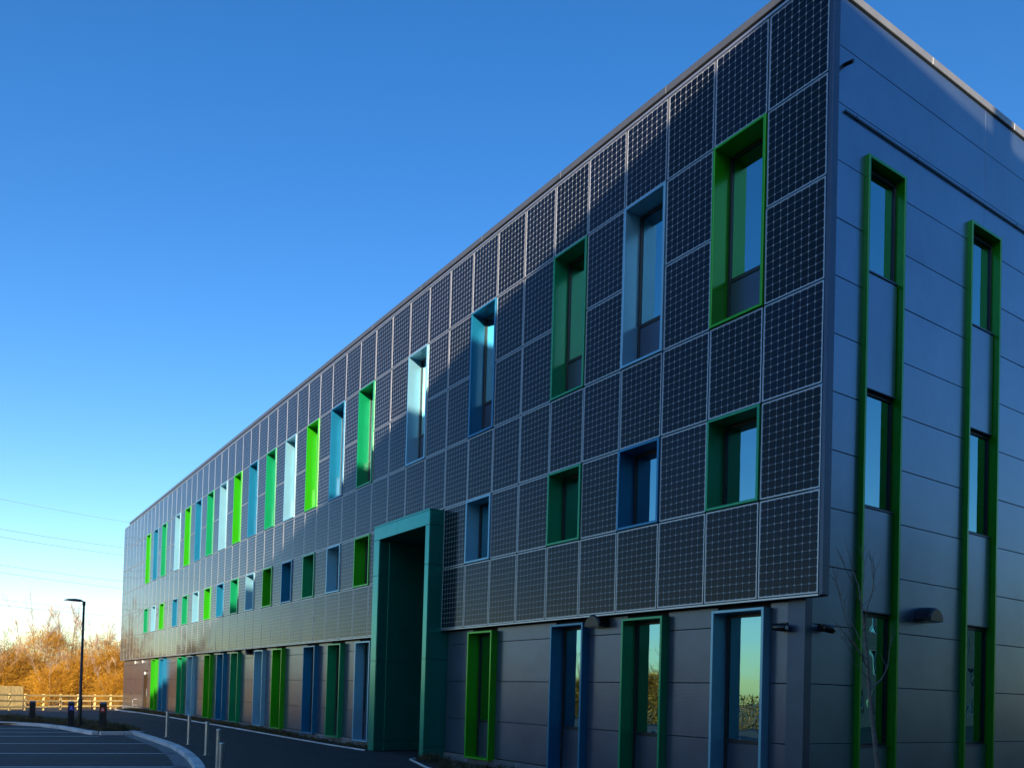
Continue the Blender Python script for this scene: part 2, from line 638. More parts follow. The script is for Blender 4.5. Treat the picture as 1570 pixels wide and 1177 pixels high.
def edging(pts, name):
    root = bpy.data.objects.new(name, None)
    link(root)
    tag(root, kind='structure')
    for a, c in zip(pts, pts[1:]):
        a, c = Vector((*a, 0)), Vector((*c, 0))
        n = max(1, round((c - a).length / 0.92))
        for i in range(n):
            p, q = a.lerp(c, i / n), a.lerp(c, (i + 1) / n)
            d = q - p
            b = MB()
            b.box(-d.length / 2 + 0.004, d.length / 2 - 0.004, -0.025, 0.025, -0.05, 0.035, 'kerb', 0.008)
            o = b.obj('edging_stone', root, (p + q) / 2)
            o.rotation_euler.z = math.atan2(d.y, d.x)


edging(bedL[2:], 'bed_edging')
edging([(-10.98, -0.47)] + bedR[4:8][::-1], 'bed_edging')
sp_ = []
while len(sp_) < 360:
    x, y = random.uniform(-48, -13.9), random.uniform(-1.0, 0.0)
    if in_poly(x, y + 0.0, bedL) and in_poly(x, y - 0.12, bedL):
        dens = 1.0 if x < -20 else 0.45
        if random.random() < dens:
            sp_.append((x, y, 0.01, random.uniform(0.7, 1.25) * (1.0 if x < -20 else 0.7)))
tag(plants('bed_planting', sp_, 0.06, 0.20, 46), 'low shrubby plants along the plinth left of the green portal', 'planting')
sp_ = []
while len(sp_) < 120:
    x, y = random.uniform(-10.4, -3.0), random.uniform(-2.6, -0.1)
    if in_poly(x, y, bedR) and in_poly(x, y - 0.2, bedR) and in_poly(x - 0.15, y, bedR):
        sp_.append((x, y, 0.01, random.uniform(0.6, 1.1)))
tag(plants('bed_planting', sp_, 0.10, 0.24, 46), 'low green plants in the bed right of the green portal', 'planting')

# ------------------------------------------------------------------ the office building
A_, B_ = 1.066, 1.5757
ZT = 12.833
ZB = ZT - 6 * B_
NC = 51
XL = -NC * A_
YW = 0.22           # cladding face, front
XW = -0.36          # cladding face, right-hand wall
YBACK = 18.0
bld = empty('office_building', (0, 0, 0), 'long three storey office building clad in solar panels with colourful window surrounds', 'building')

UP = {2: 'L', 4: 'W', 6: 'E', 9: 'T', 12: 'W', 15: 'E', 17: 'T', 19: 'L', 21: 'W', 23: 'E', 25: 'T', 27: 'L', 29: 'W', 31: 'E', 33: 'T', 35: 'L', 37: 'W', 40: 'E', 42: 'T', 44: 'L'}
LO = {2: 'E', 4: 'T', 6: 'E', 9: 'W', 15: 'L', 17: 'W', 19: 'E', 21: 'T', 23: 'L', 25: 'W', 27: 'E', 29: 'T', 31: 'L', 33: 'W', 35: 'E', 37: 'T', 40: 'L', 42: 'W', 44: 'E'}
GF = {2: 'W', 4: 'E', 6: 'T', 9: 'L', 15: 'W', 17: 'E', 19: 'T', 22: 'L', 24: 'W', 27: 'E', 29: 'T', 31: 'L', 34: 'W', 36: 'E', 40: 'T', 42: 'L'}
CN = {'L': 'lime green', 'E': 'emerald green', 'T': 'petrol blue', 'W': 'pale blue'}
GW = 1.03


def gfx(c):
    return -(c * A_) + 0.13 + GW / 2       # centre x of a ground floor window


# portal opening
PX0, PX1 = -13.78, -10.646
PY = -0.44
PZ = 6.495

# --- solid core walls with holes (front and right)
holes = []
for c in UP:
    holes.append((-c * A_ + 0.03, -(c - 1) * A_ - 0.03, ZT - 3 * B_ + 0.03, ZT - B_ - 0.03))
for c in LO:
    holes.append((-c * A_ + 0.03, -(c - 1) * A_ - 0.03, ZT - 5 * B_ + 0.03, ZT - 4 * B_ - 0.03))
for c in GF:
    holes.append((gfx(c) - GW / 2 + 0.03, gfx(c) + GW / 2 - 0.03, 0.2, 3.25))
holes.append((PX0 + 0.2, PX1 - 0.1, 0.0, 6.2))
b = MB()
holes_wall(b, XL + 0.1, XW - 0.02, -0.1, 12.95, holes, lambda b, ua, ub, za, zb, k: b.box(ua, ub, 0.265, 0.42, za, zb, k), 'core')
b.obj('front_wall_core', bld)
RW = [(1.555, 1.115), (4.86, 1.125), (8.16, 1.12), (11.47, 1.12)]
holes = [(y + 0.03, y + wd - 0.03, 0.2, 10.7) for y, wd in RW]
b = MB()
holes_wall(b, 0.425, YBACK, -0.1, 13.09, holes, lambda b, ua, ub, za, zb, k: b.box(XW - 0.20, XW - 0.045, ua, ub, za, zb, k), 'core')
b.obj('side_wall_core', bld)
b = MB()
b.box(XL + 0.05, XL + 0.2, 0.425, YBACK, -0.1, 12.95, 'clad')
b.obj('end_wall', bld)
b = MB()
b.box(XL + 0.05, XW - 0.02, YBACK + 0.005, YBACK + 0.2, -0.1, 12.95, 'clad')
b.obj('rear_wall', bld)
b = MB()
b.box(XL + 0.21, XW - 0.21, 0.425, YBACK, 12.55, 12.75, 'coping')
b.obj('roof', bld)
for zf in (0.0, 4.35, 8.0):
    b = MB()
    b.box(XL + 0.21, XW - 0.21, 3.3, YBACK - 0.02, zf - 0.12, zf + 0.02, 'inside')
    if zf > 0:
        b.box(XL + 0.21, -14.2, 0.60, 3.3, zf - 0.12, zf + 0.02, 'inside')
        b.box(-10.3, XW - 0.21, 0.60, 3.3, zf - 0.12, zf + 0.02, 'inside')
        if zf > 6.6:
            b.box(-14.2, -10.3, 0.60, 3.3, zf - 0.12, zf + 0.02, 'inside')
    b.obj('floor_slab', bld)
b = MB()
b.box(XL + 0.3, XW - 1.0 - 4, 6.0, 6.1, 0.03, 12.5, 'inside')
b.obj('corridor_wall', bld)

# --- solar panels
PWd, PHt = A_ - 0.030, B_ - 0.030
b = MB()
hw, hh, ft = PWd / 2, PHt / 2, 0.013
b.box(-hw, -hw + ft, -0.002, 0.042, -hh, hh, 'alu')
b.box(hw - ft, hw, -0.002, 0.042, -hh, hh, 'alu')
b.box(-hw + ft, hw - ft, -0.002, 0.042, -hh, -hh + ft, 'alu')
b.box(-hw + ft, hw - ft, -0.002, 0.042, hh - ft, hh, 'alu')
b.box(-hw + ft, hw - ft, 0.0035, 0.038, -hh + ft, hh - ft, 'sheet')
panel_me = b.mesh('solar_panel')
b = MB()
cw, chh = (PWd - 2 * ft - 0.016) / 8, (PHt - 2 * ft - 0.016) / 12
g_, cc = 0.0022, 0.0145
for i in range(8):
    for j in range(12):
        x0 = -hw + ft + 0.008 + i * cw + g_
        x1 = x0 + cw - 2 * g_
        z0 = -hh + ft + 0.008 + j * chh + g_
        z1 = z0 + chh - 2 * g_
        b.poly([(x0 + cc, 0.0018, z0), (x1 - cc, 0.0018, z0), (x1, 0.0018, z0 + cc), (x1, 0.0018, z1 - cc), (x1 - cc, 0.0018, z1), (x0 + cc, 0.0018, z1), (x0, 0.0018, z1 - cc), (x0, 0.0018, z0 + cc)], 'cell')
cell_me = b.mesh('cell_array')
for c in range(1, NC + 1):
    for r in range(6):
        if c in UP and r in (1, 2):
            continue
        if c in LO and r == 4:
            continue
        if c in (11, 12, 13) and r >= 4:
            continue
        o = mesh_obj('solar_panel', panel_me, bld, (-(c - 0.5) * A_, 0, ZT - (r + 0.5) * B_))
        o.rotation_euler = (random.gauss(0, 0.0026), random.gauss(0, 0.0006), random.gauss(0, 0.0026))
        tag(mesh_obj('cell_array', cell_me, o), kind='stuff')

# --- screen edge: end boxes, top rail, soffit, coping
box_obj('screen_end_trim', 0.004, 0.072, -0.012, 0.15, ZB - 0.02, ZT + 0.03, 'trim', bld, 0.004)
box_obj('screen_end_trim', XL - 0.11, XL - 0.004, -0.012, 0.25, ZB - 0.02, ZT + 0.0, 'trim', bld, 0.004)
box_obj('screen_top_rail', XL - 0.004, 0.004, -0.014, 0.10, ZT - 0.002, ZT + 0.045, 'alu', bld, 0.004)
box_obj('screen_bottom_rail', XL - 0.004, PX0 - 0.004, -0.014, 0.05, ZB - 0.035, ZB - 0.002, 'alu', bld, 0.004)
box_obj('screen_bottom_rail', PX1 + 0.004, 0.004, -0.014, 0.05, ZB - 0.035, ZB - 0.002, 'alu', bld, 0.004)
box_obj('screen_soffit', XL + 0.02, PX0 - 0.004, 0.055, 0.262, ZB - 0.02, ZB + 0.03, 'core', bld)
box_obj('screen_soffit', PX1 + 0.004, -0.02, 0.055, 0.262, ZB - 0.02, ZB + 0.03, 'core', bld)
x = -0.30
k = 0
while x > XL + 1.3:
    x2 = max(x - 3.0, XL + 1.25)
    box_obj('front_coping', x2 + 0.004, x - 0.004, 0.03, 0.50, ZT + 0.15, ZT + 0.29, 'coping', bld, 0.006)
    x = x2
y = 0.505
while y < YBACK:
    y2 = min(y + 3.0, YBACK + 0.2)
    box_obj('side_coping', XW - 0.45, XW + 0.035, y + 0.004, y2 - 0.004, ZT + 0.262, ZT + 0.395, 'copelight', bld, 0.006)
    y = y2
box_obj('corner_coping', XW - 0.46, XW + 0.035, 0.02, 0.50, ZT + 0.266, ZT + 0.390, 'copelight', bld, 0.006)
box_obj('parapet_upstand', XL + 1.3, XW - 0.5, 0.32, 0.44, 12.955, ZT + 0.148, 'core', bld)

# --- windows in the screen
CACHE = {}


def win_mesh(key, fn):
    if key not in CACHE:
        b = MB()
        fn(b)
        CACHE[key] = b.mesh(key[0])
    return CACHE[key]


def screen_window(xc, z0, w, h, col, sill, kind, y0=-0.035, y1=0.44, parent=bld, rotz=0.0, loc=None, t=0.048):
    s = mesh_obj('window_surround', win_mesh(('window_surround', kind, col), lambda b: b.ring(w, h, y0, y1, t, col)), parent, loc if loc else (xc, 0, z0), rotz)
    iw, ih = w - 2 * t, h - 2 * t
    gy = y1 - 0.055

    def fr(b):
        b.box(-iw / 2, -iw / 2 + 0.055, gy - 0.03, gy + 0.05, t, h - t, 'darkmetal', 0.004)
        b.box(iw / 2 - 0.055, iw / 2, gy - 0.03, gy + 0.05, t, h - t, 'darkmetal', 0.004)
        b.box(-iw / 2 + 0.055, iw / 2 - 0.055, gy - 0.029, gy + 0.049, h - t - 0.06, h - t, 'darkmetal', 0.004)
        b.box(-iw / 2 + 0.055, iw / 2 - 0.055, gy - 0.029, gy + 0.049, sill, sill + 0.07, 'darkmetal', 0.004)
    mesh_obj('window_frame', win_mesh(('window_frame', kind), fr), s)
    mesh_obj('window_pane', win_mesh(('window_pane', kind), lambda b: b.box(-iw / 2 + 0.05, iw / 2 - 0.05, gy, gy + 0.012, sill + 0.06, h - t - 0.05, 'glass')), s)
    if sill > t + 0.05:
        mesh_obj('infill_panel', win_mesh(('infill_panel', kind), lambda b: b.box(-iw / 2 + 0.055, iw / 2 - 0.055, gy - 0.012, gy + 0.03, t, sill, 'trim', 0.003)), s)
    gh = h - t - sill
    mesh_obj('roller_blind', win_mesh(('roller_blind', kind), lambda b: b.box(-iw / 2 + 0.03, iw / 2 - 0.03, gy + 0.12, gy + 0.124, h - t - gh * 0.62, h - t, 'blind')), s)
    return s


for c, col in UP.items():
    s = screen_window(-(c - 0.5) * A_, ZT - 3 * B_ + 0.006, A_ - 0.012, 2 * B_ - 0.012, col, 0.86, 'upper')
    s['label'] = 'tall %s window surround on the top floor' % CN[col]
for c, col in LO.items():
    s = screen_window(-(c - 0.5) * A_, ZT - 5 * B_ + 0.006, A_ - 0.012, B_ - 0.012, col, 0.05, 'lower')
    s['label'] = 'short %s window surround on the middle floor' % CN[col]
for c, col in GF.items():
    s = screen_window(gfx(c), 0.16, GW, 3.10, col, 0.88, 'ground', y0=0.045, y1=0.46)
    s['label'] = 'full height %s window surround on the ground floor' % CN[col]

# --- cladding, front, ground floor
rows = [(0.22, 1.095), (1.095, 2.047), (2.047, 2.99), (2.99, 3.34)]
edges = []
cs = sorted(GF)
bays = []
prev = XW
for c in cs:
    r, l_ = gfx(c) + GW / 2, gfx(c) - GW / 2
    if c == 15:
        bays.append((PX1 + 0.004, prev))
        prev = PX0 - 0.004
    bays.append((r, prev))
    prev = l_
bays.append((XL + 0.12, prev))
DOOR = (-47.55, -46.35)
front_bays = []
for (a, c) in bays:
    if a > c - 0.05:
        continue
    w_ = c - a
    if a < -46 and c > -46.2:          # bay with the side door
        front_bays += [(DOOR[1] + 0.02, c), (a + (DOOR[0] - a) * 0.5, DOOR[0] - 0.02), (a, a + (DOOR[0] - a) * 0.5)]
    elif w_ > 1.8:
        front_bays += [(a, a + w_ * 0.42), (a + w_ * 0.42, c)] if a < -25 else [(a, c)]
    else:
        front_bays.append((a, c))
for (a, c) in front_bays:
    for (z0, z1) in rows:
        if c > XW - 0.01 and c < 0:
            c2 = c - 0.02
        else:
            c2 = c
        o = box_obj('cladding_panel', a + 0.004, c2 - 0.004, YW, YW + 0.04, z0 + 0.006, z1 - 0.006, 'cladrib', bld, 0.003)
        o.rotation_euler.x = random.gauss(0, 0.0022)
        o.rotation_euler.z = random.gauss(0, 0.0016)
for z0, z1 in ((2.60, 3.34),):
    box_obj('cladding_panel', DOOR[0] - 0.01, DOOR[1] + 0.01, YW, YW + 0.04, z0, z1 - 0.006, 'cladrib', bld, 0.003)
dr = box_obj('side_door', DOOR[0], DOOR[1], YW + 0.015, YW + 0.042, 0.10, 2.58, 'black', bld, 0.004)
bb = MB()
bb.box(-0.02, 0.02, -0.05, -0.016, 0.85, 1.35, 'steel', 0.005)
bb.obj('door_handle', dr, (0.45, 0, 0))
# corner trim, full height of the core corner
b = MB()
b.box(XW - 0.30, XW + 0.006, YW - 0.006, YW + 0.17, 0.2, 13.07, 'trim', 0.004)
b.obj('corner_trim', bld)

# --- cladding, right-hand wall
zj = [0.22] + [1.12 + 0.929 * j for j in range(13)] + [13.075]
ys = [YW + 0.17]
segs = []
p = ys[0]
for yy, wd in RW:
    segs.append((p, yy))
    p = yy + wd
segs.append((p, YBACK + 0.2))
for si, (a, c) in enumerate(segs):
    for z0, z1 in zip(zj, zj[1:]):
        if z0 > 10.75 - 0.93 and z1 > 10.75:
            continue
        w_ = c - a
        parts = [(a, c)] if w_ < 2.6 else [(a + w_ * i / 2, a + w_ * (i + 1) / 2) for i in range(2)]
        if z1 > 10.76:
            pass
        for (pa, pc) in parts:
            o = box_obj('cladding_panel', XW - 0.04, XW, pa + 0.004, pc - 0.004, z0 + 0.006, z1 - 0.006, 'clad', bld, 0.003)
            o.rotation_euler.y = random.gauss(0, 0.0018)
            o.rotation_euler.z = random.gauss(0, 0.0012)
# rows above the tall surrounds run through, with a few vertical joints
zz = [z for z in zj if z > 9.7]
for z0, z1 in zip(zz, zz[1:]):
    if z0 < 10.75 - 0.93:
        continue
    if z1 <= 10.75:
        continue
    cuts = [YW + 0.17, 5.45, 10.7, YBACK + 0.2]
    for a, c in zip(cuts, cuts[1:]):
        if z0 < 10.75:          # the row that meets the surround heads is notched around them
            nb_ = MB()
            hl = [(yy, yy + wd, z0, 10.752) for yy, wd in RW]
            ua0, ub0 = a + 0.003, c - 0.003
            hl = [(max(h[0], ua0), min(h[1], ub0), h[2], h[3]) for h in hl if h[0] < ub0 and h[1] > ua0]
            holes_wall(nb_, ua0, ub0, z0 + 0.006, z1 - 0.006, hl, lambda b, ua, ub, za, zb, k: b.box(XW - 0.04, XW, ua, ub, za, zb, k), 'clad')
            nb_.obj('cladding_panel', bld)
        else:
            o = box_obj('cladding_panel', XW - 0.04, XW, a + 0.003, c - 0.003, z0 + 0.006, z1 - 0.006, 'clad', bld, 0.001)
            o.rotation_euler.y = random.gauss(0, 0.0016)

# tall green surrounds on the right-hand wall
for i, (yy, wd) in enumerate(RW):
    yc = yy + wd / 2
    z0 = 0.14
    b = MB()
    b.ring(wd, 10.75 - z0, -0.08, 0.19, 0.055, 'LR')
    s = b.obj('tall_window_surround', bld, (XW, yc, z0), math.pi / 2)
    iw = wd - 0.11
    GX = 0.095
    bands = [(1.06, 3.27), (5.0, 6.95), (8.90, 10.66)]
    for (za, zb) in bands:
        b = MB()
        b.box(-iw / 2, -iw / 2 + 0.05, GX - 0.03, GX + 0.05, za - z0, zb - z0, 'darkmetal', 0.004)
        b.box(iw / 2 - 0.05, iw / 2, GX - 0.03, GX + 0.05, za - z0, zb - z0, 'darkmetal', 0.004)
        b.box(-iw / 2 + 0.05, iw / 2 - 0.05, GX - 0.029, GX + 0.049, za - z0, za - z0 + 0.06, 'darkmetal', 0.004)
        b.box(-iw / 2 + 0.05, iw / 2 - 0.05, GX - 0.029, GX + 0.049, zb - z0 - 0.06, zb - z0, 'darkmetal', 0.004)
        b.obj('window_frame', s)
        b = MB()
        b.box(-iw / 2 + 0.045, iw / 2 - 0.045, GX, GX + 0.012, za - z0 + 0.05, zb - z0 - 0.05, 'glass')
        b.obj('window_pane', s)
        b = MB()
        gh = zb - za
        b.box(-iw / 2 + 0.03, iw / 2 - 0.03, GX + 0.12, GX + 0.124, zb - z0 - gh * 0.55, zb - z0, 'blind')
        b.obj('roller_blind', s)
    for (za, zb) in ((3.27, 5.0), (6.95, 8.90)):
        b = MB()
        b.box(-iw / 2 + 0.002, iw / 2 - 0.03, 0.012, 0.06, za - z0 + 0.02, zb - z0 - 0.02, 'clad', 0.004)
        b.box(-iw / 2 + 0.002, iw / 2 - 0.03, 0.0, 0.16, za - z0, za - z0 + 0.018, 'trim', 0.003)
        b.box(-iw / 2 + 0.002, iw / 2 - 0.03, -0.006, 0.16, zb - z0 - 0.018, zb - z0 + 0.012, 'trim', 0.003)
        b.obj('spandrel_panel', s)
    b = MB()
    b.box(-iw / 2 + 0.002, iw / 2 - 0.03, 0.03, 0.09, 0.07, 1.06 - z0 - 0.02, 'clad', 0.004)
    b.box(-iw / 2 + 0.002, iw / 2 - 0.03, 0.01, 0.16, 1.06 - z0 - 0.018, 1.06 - z0 + 0.01, 'trim', 0.003)
    b.obj('spandrel_panel', s)

# lightning tape on stand-offs and an overflow spout, high on the right-hand wall
b = MB()
b.box(XW + 0.012, XW + 0.028, 0.95, YBACK, 11.225, 11.258, 'darkmetal')
y = 1.3
while y < YBACK:
    b.box(XW, XW + 0.012, y, y + 0.02, 11.225, 11.30, 'darkmetal')
    y += 1.8
b.obj('conductor_rail', bld)
b = MB()
b.tube([(XW, 0.93, 11.98), (XW + 0.16, 0.93, 11.95)], 0.032, 'black', 10)
b.obj('overflow_spout', bld)
# rivets along the return of the screen
b = MB()
z = ZB + 0.3
while z < ZT:
    b.box(0.071, 0.0755, 0.115, 0.125, z, z + 0.01, 'galv')
    z += 0.47
b.obj('rivets', bld)
bld.children[-1]['kind'] = 'stuff'

# --- brick plinth
plinth = box_obj('plinth', XL + 0.1, PX0 - 0.01, YW - 0.03, YW + 0.04, -0.1, 0.2, 'mortar', bld)
plinth2 = box_obj('plinth', PX1 + 0.01, XW - 0.02, YW - 0.03, YW + 0.04, -0.1, 0.2, 'mortar', bld)
bw, bh = 0.215, 0.063
b = MB()
b.box(-bw / 2, bw / 2, -0.008, 0.03, 0, bh, 'brick', 0.004)
brick_me = b.mesh('brick')
far = MB()
cnt = 0
for course in range(3):
    z = -0.018 + course * 0.0745
    x = XW - 0.15 - (0.1125 if course % 2 else 0)
    while x > XL + 0.3:
        if not (PX0 - 0.12 < x < PX1 + 0.12):
            if cnt < 290 and x > -24.5:
                pr = plinth2 if x > PX1 else plinth
                o = mesh_obj('brick', brick_me, pr, (x - pr.location.x, YW - 0.03 - pr.location.y + random.uniform(-0.001, 0.001), z - pr.location.z))
                cnt += 1
            else:
                far.box(x - bw / 2, x + bw / 2, YW - 0.038, YW - 0.028, z, z + bh, 'brick')
        x -= 0.225
o = far.obj('far_bricks', bld)
o['kind'] = 'stuff'

# --- entrance portal
po = MB()
TL, TR, TT = 0.33, 0.195, 0.42        # width of left jamb, right jamb, head
XI0, XI1, ZI = PX0 + TL, PX1 - TR, PZ - TT
po.box(PX0 + 0.02, XI0 - 0.012, PY + 0.02, 3.2, 0.0, PZ - 0.02, 'core')
po.box(XI1 + 0.012, PX1 - 0.02, PY + 0.02, 3.2, 0.0, PZ - 0.02, 'core')
po.box(XI0 - 0.012, XI1 + 0.012, PY + 0.02, 3.2, ZI + 0.012, PZ - 0.02, 'core')
portal = po.obj('entrance_portal', bld)
portal['label'] = 'projecting dark green metal entrance portal with deep passage'


def pp(x0, x1, y0, y1, z0, z1):
    return box_obj('portal_panel', x0, x1, y0, y1, z0, z1, 'portal', portal, 0.003)


g = 0.004
for (z0, z1) in ((0.02, 0.31), (0.31, 2.6), (2.6, 5.05), (5.05, ZI)):
    pp(PX0, XI0, PY, PY + 0.02, z0 + g, z1 - g)                   # left front
    pp(XI1, PX1, PY, PY + 0.02, z0 + g, z1 - g)                   # right front
    pp(PX1 - 0.02, PX1, PY + 0.022, 0.26, z0 + g, z1 - g)         # right outer side
    pp(PX0, PX0 + 0.02, PY + 0.022, 0.26, z0 + g, z1 - g)
    for (ya, yb) in ((PY + 0.022, -0.10), (-0.10, 1.5), (1.5, 3.2)):
        pp(XI0 - 0.012, XI0, ya + g, yb - g, z0 + g, z1 - g)      # inner left
        pp(XI1, XI1 + 0.012, ya + g, yb - g, z0 + g, z1 - g)
xm = (PX0 + PX1) / 2
for (xa, xb) in ((PX0, xm - 0.2), (xm - 0.2, PX1)):
    pp(xa + g * (xa > PX0), xb - g * (xb < PX1), PY, PY + 0.02, ZI + g, PZ - 0.05)
    pp(xa + g * (xa > PX0), xb - g * (xb < PX1), PY - 0.006, 0.0, PZ - 0.045, PZ)
pp(PX1 - 0.02, PX1, PY + 0.022, 0.26, ZI + g, PZ - 0.05)
pp(PX0, PX0 + 0.02, PY + 0.022, 0.26, ZI + g, PZ - 0.05)
pp(XI0, XI1, PY + 0.022, 3.2, ZI, ZI + 0.012)
b = MB()
b.box(XI0 - PX0 * 0, XI1, 2.9, 2.96, 0.05, ZI, 'darkmetal')
b.obj('passage_end_screen', portal)
for (xa, xb) in ((XI0 + 0.12, xm - 0.05), (xm + 0.05, XI1 - 0.12)):
    d = box_obj('entrance_door', xa, xb, 2.84, 2.89, 0.06, 2.4, 'darkmetal', portal, 0.004)
    bb = MB()
    bb.box(-0.45, 0.45, -0.035, -0.027, 0.25, 2.2, 'glass')
    bb.obj('door_glass', d)
box_obj('passage_floor', XI0, XI1, PY + 0.02, 3.2, -0.1, 0.008, 'asphalt2', portal)


# ------------------------------------------------------------------ wall lights and cameras
def eyelid(loc, rotz, label):
    """half-round bulkhead hood: arched shell over a flat lens"""
    root = empty('wall_light', loc, label, 'wall light', 'half round wall lights')
    root.rotation_euler.z = rotz
    b = MB()
    a = b.m('black')
    n, Rr, D = 18, 0.25, 0.27
    # shell: rings of arches that shrink slightly to the front
    prof = [(0.0, 1.0), (0.05, 1.0), (0.16, 0.97), (0.24, 0.90), (D, 0.80)]
    for (d, s) in prof:
        for i in range(n + 1):
            an = math.pi * i / n
            b.v.append((Rr * s * math.cos(an), -d, 1.02 * Rr * s * math.sin(an)))
    for j in range(len(prof) - 1):
        for i in range(n):
            q = j * (n + 1) + i
            b.f.append((q, q + n + 1, q + n + 2, q + 1))
            b.mi.append(a)
    base = (len(prof) - 1) * (n + 1)
    b.f.append(tuple(base + i for i in range(n, -1, -1)))
    b.mi.append(a)
    b.f.append(tuple(range(0, n + 1)))
    b.mi.append(a)
    # flat bottom
    l0, l1 = [j * (n + 1) for j in range(len(prof))], [j * (n + 1) + n for j in range(len(prof))]
    b.f.append(tuple(l0 + l1[::-1]))
    b.mi.append(a)
    b.obj('hood', root)
    b = MB()
    b.box(-0.17, 0.17, -0.22, -0.04, -0.012, -0.002, 'lens', 0.003)
    b.obj('lens', root)
    return root


eyelid((-4.87, YW, 3.15), 0, 'black half round wall light between the dark green and navy ground floor windows')
eyelid((-26.45, YW, 3.13), 0, 'black half round wall light under the solar screen left of the portal')
eyelid((XW, 3.50, 3.22), math.pi / 2, 'black half round wall light between the two tall green surrounds')


def wall_camera(loc, rotz, label, flip=1):
    root = empty('security_camera', loc, label, 'camera', 'security cameras by the corner')
    root.rotation_euler.z = rotz
    b = MB()
    b.box(-0.05, 0.05, -0.03, 0.0, -0.06, 0.06, 'black', 0.006)
    b.tube([(0, -0.02, 0.0), (0, -0.09, 0.0), (0, -0.12, -0.02)], 0.025, 'black', 8)
    b.obj('bracket', root)
    b = MB()
    b.tube([(-0.13 * flip, -0.12, -0.015), (-0.11 * flip, -0.12, -0.015), (0.03 * flip, -0.13, -0.025), (0.10 * flip, -0.135, -0.035), (0.12 * flip, -0.137, -0.037)], [0.03, 0.055, 0.065, 0.06, 0.045], 'black', 14)
    b.obj('body', root, smooth=True)
    b = MB()
    b.tube([(0.118 * flip, -0.137, -0.037), (0.128 * flip, -0.138, -0.038)], [0.038, 0.03], 'lens', 12)
    b.obj('camera_lens', root)
    return root


wall_camera((-0.70, YW, 2.94), 0, 'black security camera on the front wall beside the corner', 1)
wall_camera((XW, 0.62, 2.93), math.pi / 2, 'black security camera on the right wall beside the corner', 1)
# bulkhead lights by the side door at the far end
for i, (x, z, lb) in enumerate(((-50.0, 3.16, 'small white light under the screen at the far left corner'), (-47.7, 3.18, 'small white light under the screen above the side door'), (-46.95, 2.42, 'round white light above the dark side door'))):
    root = empty('bulkhead_light', (x, YW if z > 3 else YW + 0.012, z), lb, 'wall light', 'bulkhead lights by the side door')
    b = MB()
    b.tube([(0, 0, 0), (0, -0.03, 0)], 0.13, 'galv', 16)
    b.obj('base', root)
    b = MB()
    b.tube([(0, -0.03, 0), (0, -0.075, 0), (0, -0.10, 0)], [0.12, 0.11, 0.06], 'lens', 16)
    b.obj('diffuser', root, smooth=True)

# ------------------------------------------------------------------ street lamp, charging posts, bollards
def street_lamp(loc, H, heads, label):
    root = empty('street_lamp', loc, label, 'street lamp', 'car park lamps')
    b = MB()
    b.tube([(0, 0, -0.12), (0, 0, 0.05), (0, 0, 1.05), (0, 0, 1.10), (0, 0, H)], [0.085, 0.085, 0.08, 0.055, 0.042], 'lampblack', 12)
    b.obj('pole', root, smooth=True)
    b = MB()
    b.tube([(0, 0, H - 0.14), (0, 0, H + 0.02)], 0.06, 'lampblack', 12)
    b.obj('collar', root)
    for an in heads:
        b = MB()
        a = b.m('lampblack')
        # flat tapering lantern with a domed top
        prof = [(0.02, 0.05, 0.03), (0.12, 0.10, 0.085), (0.35, 0.15, 0.10), (0.62, 0.13, 0.075), (0.80, 0.05, 0.015)]
        for (u, hw_, th) in prof:
            b.v += [(u, -hw_, 0), (u, -hw_ * 0.6, th * 0.8), (u, 0, th), (u, hw_ * 0.6, th * 0.8), (u, hw_, 0)]
        for j in range(len(prof) - 1):
            for i in range(5):
                p_, q_ = j * 5 + i, j * 5 + (i + 1) % 5
                b.f.append((p_, q_, q_ + 5, p_ + 5))
                b.mi.append(a)
        b.f.append((0, 1, 2, 3, 4))
        b.mi.append(a)
        b.f.append(tuple(20 + i for i in (4, 3, 2, 1, 0)))
        b.mi.append(a)
        hd = b.obj('lantern', root, (0, 0, H + 0.0), an)
        hd.rotation_euler.y = math.radians(-3)
        b = MB()
        b.box(0.2, 0.6, -0.09, 0.09, -0.012, -0.001, 'lens')
        b.obj('lens', hd)
    return root


lp = at(121.5, 1113.5, 0.0)
face = math.atan2(-R2.y, -R2.x)
street_lamp((lp.x, lp.y, 0.0), 4.86, [face], 'slim black street lamp with one flat head standing in the planting strip')
street_lamp((-45.0, -10.9, CP), 6.6, [0.5, 0.5 + math.pi], 'twin headed black car park lamp left of the planting strip')


